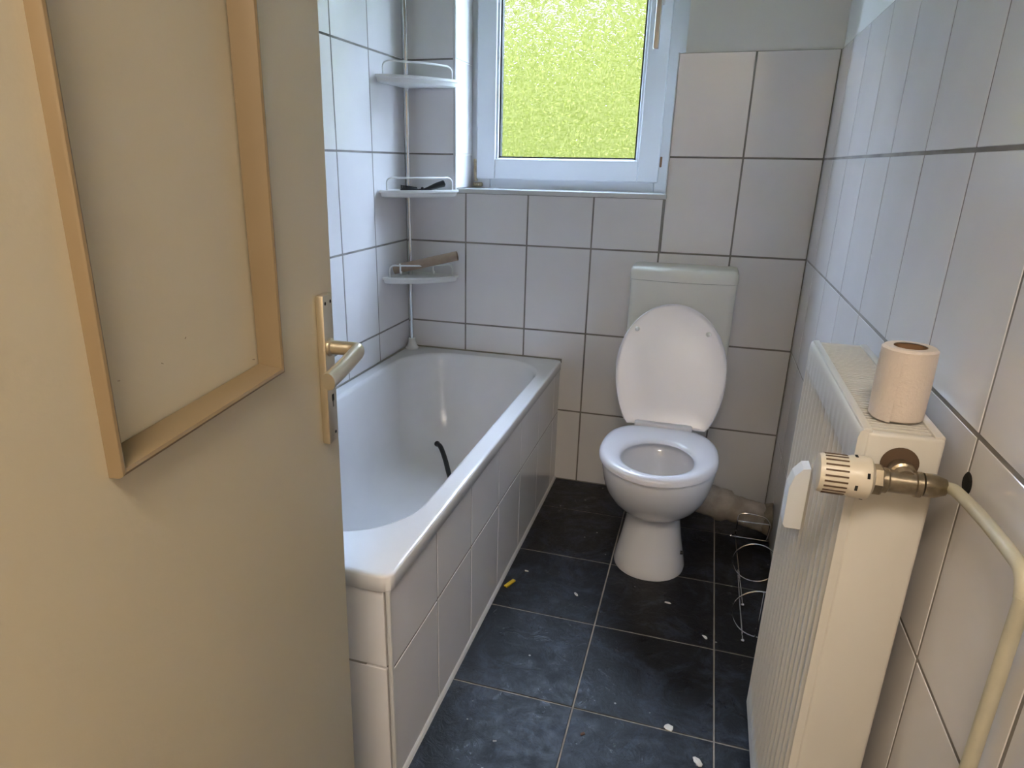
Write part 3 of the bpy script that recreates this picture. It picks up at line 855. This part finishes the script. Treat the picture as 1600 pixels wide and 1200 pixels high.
# supply pipe along the wall
bm = nb()
px = W - 0.0215
tube(bm, smooth_path([(1.480, vy, vz + 0.001), (px + 0.004, vy - 0.004, vz + 0.002), (px + 0.006, vy - 0.022, vz + 0.005), (px + 0.006, -1.80, vz + 0.012), (px + 0.006, -1.88, vz + 0.014), (px + 0.007, -1.905, vz + 0.010), (px + 0.008, -1.917, vz - 0.012), (px + 0.008, -1.919, vz - 0.05), (px + 0.008, -1.919, 0.5), (px + 0.008, -1.919, 0.012)], 6), 0.0074, 18)
tag(obj('heating_pipe', bm, 'pipe', None, True, 60), 'cream painted heating pipe running along the wall from the radiator valve', 'pipe')

# toilet roll on the radiator
tr = thing('toilet_roll', (1.438, -1.597, RZ1 + 0.002), 'white toilet paper roll standing on top of the radiator', 'toilet roll')
bm = nb()
hh = 0.098; ro, ri = 0.0335, 0.0200
vr = lathe(bm, [(ri, 0), (ro - 0.002, 0), (ro, 0.002), (ro + 0.0005, 0.05), (ro, hh - 0.003), (ro - 0.003, hh), (ri, hh)], 48, caps=False)
# loose last sheet
pa = [Vector((math.cos(a) * r, math.sin(a) * r)) for a, r in [(math.radians(200 + 6 * k), ro + 0.001 + 0.0007 * k) for k in range(9)]]
paper = obj('paper', bm, 'paper', tr, True)
paper.rotation_euler = (0.0, 0.0, 0)
bm = nb(); lathe(bm, [(ri, 0.0), (ri, hh - 0.001), (ri - 0.0014, hh - 0.001), (ri - 0.0014, 0.0)], 40, caps=False)
obj('core', bm, 'card_dark', tr, True)
bm = nb()
v0 = [bm.verts.new((p.x, p.y, 0.0012)) for p in pa]; v1 = [bm.verts.new((p.x, p.y, hh - 0.002)) for p in pa]
for i in range(8): bm.faces.new((v0[i], v0[i + 1], v1[i + 1], v1[i]))
obj('loose_sheet', bm, 'paper', tr, True)

# ------------------------------------------------------------------ door
door = struct(bpy.data.objects.new('door_1', None)); COL.objects.link(door)
dX = Vector((-0.12924678, 0.99156036, 0.01016437)).normalized(); dZ = Vector((0.02090845, -0.007523, 0.99975309)).normalized()
dY = dZ.cross(dX).normalized(); dZ = dX.cross(dY)
DW = 0.615; E_ = Vector((0.6776, -1.7664, 1.021))
DO = E_ - dX * DW - dZ * 1.015
door.matrix_world = Matrix(((dX.x, dY.x, dZ.x, DO.x), (dX.y, dY.y, dZ.y, DO.y), (dX.z, dY.z, dZ.z, DO.z), (0, 0, 0, 1)))
DT = 0.040; DB, DH = 0.004, 1.985
QX0, QX1, QZ0, QZ1 = 0.158, 0.440, 1.030, 1.86
bm = nb()
outer = [(0, DB), (DW, DB), (DW, DH), (0, DH)]; inn = [(QX0 + .003, QZ0 + .003), (QX1 - .003, QZ0 + .003), (QX1 - .003, QZ1 - .003), (QX0 + .003, QZ1 - .003)]
for yy, s in ((0.0, 1), (DT, -1)):
    vo = [bm.verts.new((x, yy, z)) for x, z in outer]; vi = [bm.verts.new((x, yy, z)) for x, z in inn]
    ring_faces(bm, vo, vi)
    if s == 1: fo_, fi_ = vo, vi
    else: ring_faces(bm, fo_, vo); ring_faces(bm, fi_, vi)
bmesh.ops.recalc_face_normals(bm, faces=bm.faces)
es = [e for e in bm.edges if e.calc_face_angle(0) > 1]
bmesh.ops.bevel(bm, geom=es, offset=0.0022, segments=2, affect='EDGES')
obj('leaf', bm, 'door', door, True)
obj('panel', bx(QX0 - 0.004, QX1 + 0.004, 0.016, 0.026, QZ0 - 0.004, QZ1 + 0.004), 'door', door)
# four raised moulding strips framing the sunk panel
def strip(p, q, inx, inz):
    # p,q: ends on the outer edge of the frame; (inx,inz) direction into the panel
    bm = nb()
    sec = [(0.0, 0.0015), (0.0004, -0.0095), (0.0018, -0.0116), (0.0040, -0.0122), (0.0066, -0.0108), (0.0080, -0.0070), (0.0100, 0.0010), (0.0128, 0.0145), (0.0, 0.0145)]
    rings = []
    dx, dz = (q[0] - p[0]), (q[1] - p[1]); L = math.hypot(dx, dz); dx /= L; dz /= L
    for (x, z), sgn in ((p, 1), (q, -1)):
        rings.append([Vector((x + inx * w_ + sgn * dx * w_, y, z + inz * w_ + sgn * dz * w_)) for w_, y in sec])
    loft(bm, rings, True, True)
    return obj('moulding', bm, 'mould', door, True, 40)
strip((QX0, QZ0), (QX1, QZ0), 0, 1); strip((QX1, QZ0), (QX1, QZ1), -1, 0)
strip((QX1, QZ1), (QX0, QZ1), 0, -1); strip((QX0, QZ1), (QX0, QZ0), 1, 0)
# nicks in the panel paint
for x, z, w_, a in ((0.262, 1.092, 0.006, 0.5), (0.300, 1.106, 0.004, -0.6), (0.205, 1.094, 0.005, 0.2), (0.420, 1.050, 0.010, 0.25), (0.190, 1.046, 0.012, 0.2)):
    o = obj('paint_nick', bx(-w_ / 4, w_ / 4, -0.0002, 0.0004, -0.0004, 0.0004), 'nickel', door)
    o.location = (x, 0.0158, z); o.rotation_euler = (0, a, 0)
# handle plate
hx, hz = 0.571, 1.026
bm = nb(); box(bm, hx - 0.0148, hx + 0.0148, -0.0115, -0.0002, 0.888, 1.098, bev=0.0025, seg=2)
plate = obj('handle_plate', bm, 'brass', door, True)
for x, z in ((hx - 0.0085, 1.087), (hx + 0.0085, 1.087), (hx + 0.006, 0.900)):
    bm = nb(); lathe(bm, [(0.0022, -0.0120), (0.0026, -0.0112)], 10, 'y', (x, 0, z)); obj('screw', bm, 'hole', plate)
bm = nb(); box(bm, hx + 0.0005, hx + 0.0035, -0.0119, -0.0110, 0.939, 0.958, bev=0.0005); box(bm, hx - 0.001, hx + 0.005, -0.0119, -0.0110, 0.948, 0.958, bev=0.001)
obj('keyhole', bm, 'hole', plate)
# lever: neck out of the plate, then the grip running back along the door toward the hinge
bm = nb(); lathe(bm, [(0.0125, -0.0110), (0.0125, -0.0140), (0.0100, -0.0160)], 24, 'y', (hx, 0, hz))
obj('handle_collar', bm, 'brass', door, True)
bm = nb()
P = smooth_path([(hx, -0.008, hz), (hx, -0.030, hz), (hx, -0.044, hz), (hx - 0.006, -0.0530, hz - 0.0008), (hx - 0.030, -0.0535, hz - 0.004), (hx - 0.070, -0.053, hz - 0.009), (hx - 0.102, -0.051, hz - 0.013)], 6)
n = len(P)
rings = []
for i, p in enumerate(P):
    t = (P[min(i + 1, n - 1)] - P[max(i - 1, 0)]).normalized(); up = Vector((0, 0, 1)); s = t.cross(up).normalized(); u = s.cross(t)
    f = min(1, max(0, (i - 12) / 8))
    ra, rb = 0.0095 - 0.0005 * f, 0.0095 + 0.002 * f     # half thickness, half height
    rings.append([p + s * ra * math.cos(2 * PI * k / 20) + u * rb * math.sin(2 * PI * k / 20) for k in range(20)])
loft(bm, rings, True, True)
obj('door_handle', bm, 'brass', door, True, 50)

# ------------------------------------------------------------------ litter on the floor
def flake(name, x, y, s, m, label, cat, asp=0.6, rot=0.0, group=None, th=0.0012, pts=7):
    bm = nb(); lo = []; hi = []
    for k in range(pts):
        a = 2 * PI * k / pts; r = s * random.uniform(0.65, 1.1)
        p = Vector((math.cos(a) * r, math.sin(a) * r * asp)); p.rotate(Matrix.Rotation(rot, 2))
        lo.append(bm.verts.new((p.x, p.y, 0.0))); hi.append(bm.verts.new((p.x * .96, p.y * .96, th + random.uniform(0, .0012))))
    bm.faces.new(list(reversed(lo))); ring_faces(bm, lo, hi)
    c = bm.verts.new((0, 0, th + 0.001))
    for i in range(pts): bm.faces.new((hi[i], hi[(i + 1) % pts], c))
    o = obj(name, bm, m); o.location = (x, y, 0.0002)
    return tag(o, label, cat, group)
G = 'paint flakes on the floor'
flake('paint_flake', 0.903, -0.795, 0.011, 'flake', 'white paint flake on the slate tile beside the toilet foot', 'paint flake', 0.45, -0.8, G)
flake('paint_flake', 0.722, -0.720, 0.008, 'flake', 'tiny white paint flake close to the yellow plastic strip', 'paint flake', 0.5, -0.3, G)
flake('paint_flake', 1.178, -0.747, 0.010, 'flake', 'greyish paint flake in front of the toilet foot', 'paint flake', 0.5, -0.2, G)
flake('paint_flake', 1.290, -0.879, 0.011, 'flake', 'white paint flake next to the wire rack', 'paint flake', 0.5, -0.9, G)
flake('paint_flake', 1.210, -1.250, 0.015, 'flake', 'jagged paint flake lying across a pale floor joint', 'paint flake', 0.7, -0.2, G)
flake('paint_flake', 1.280, -1.330, 0.019, 'flake', 'largest curled paint flake beside the radiator foot', 'paint flake', 0.45, -0.9, G)
flake('crumb', 1.0176, -1.333, 0.008, 'brown', 'small brown crumb on the slate floor', 'crumb', 0.5, 0.8)
bm = nb(); box(bm, -0.023, 0.023, -0.006, 0.006, 0, 0.006, bev=0.001)
o = tag(obj('plastic_strip', bm, 'yellow'), 'short yellow plastic strip on the floor against the bath panel', 'plastic piece')
o.location = (0.690, -0.808, 0.0002); o.rotation_euler = (0, 0, math.radians(68))
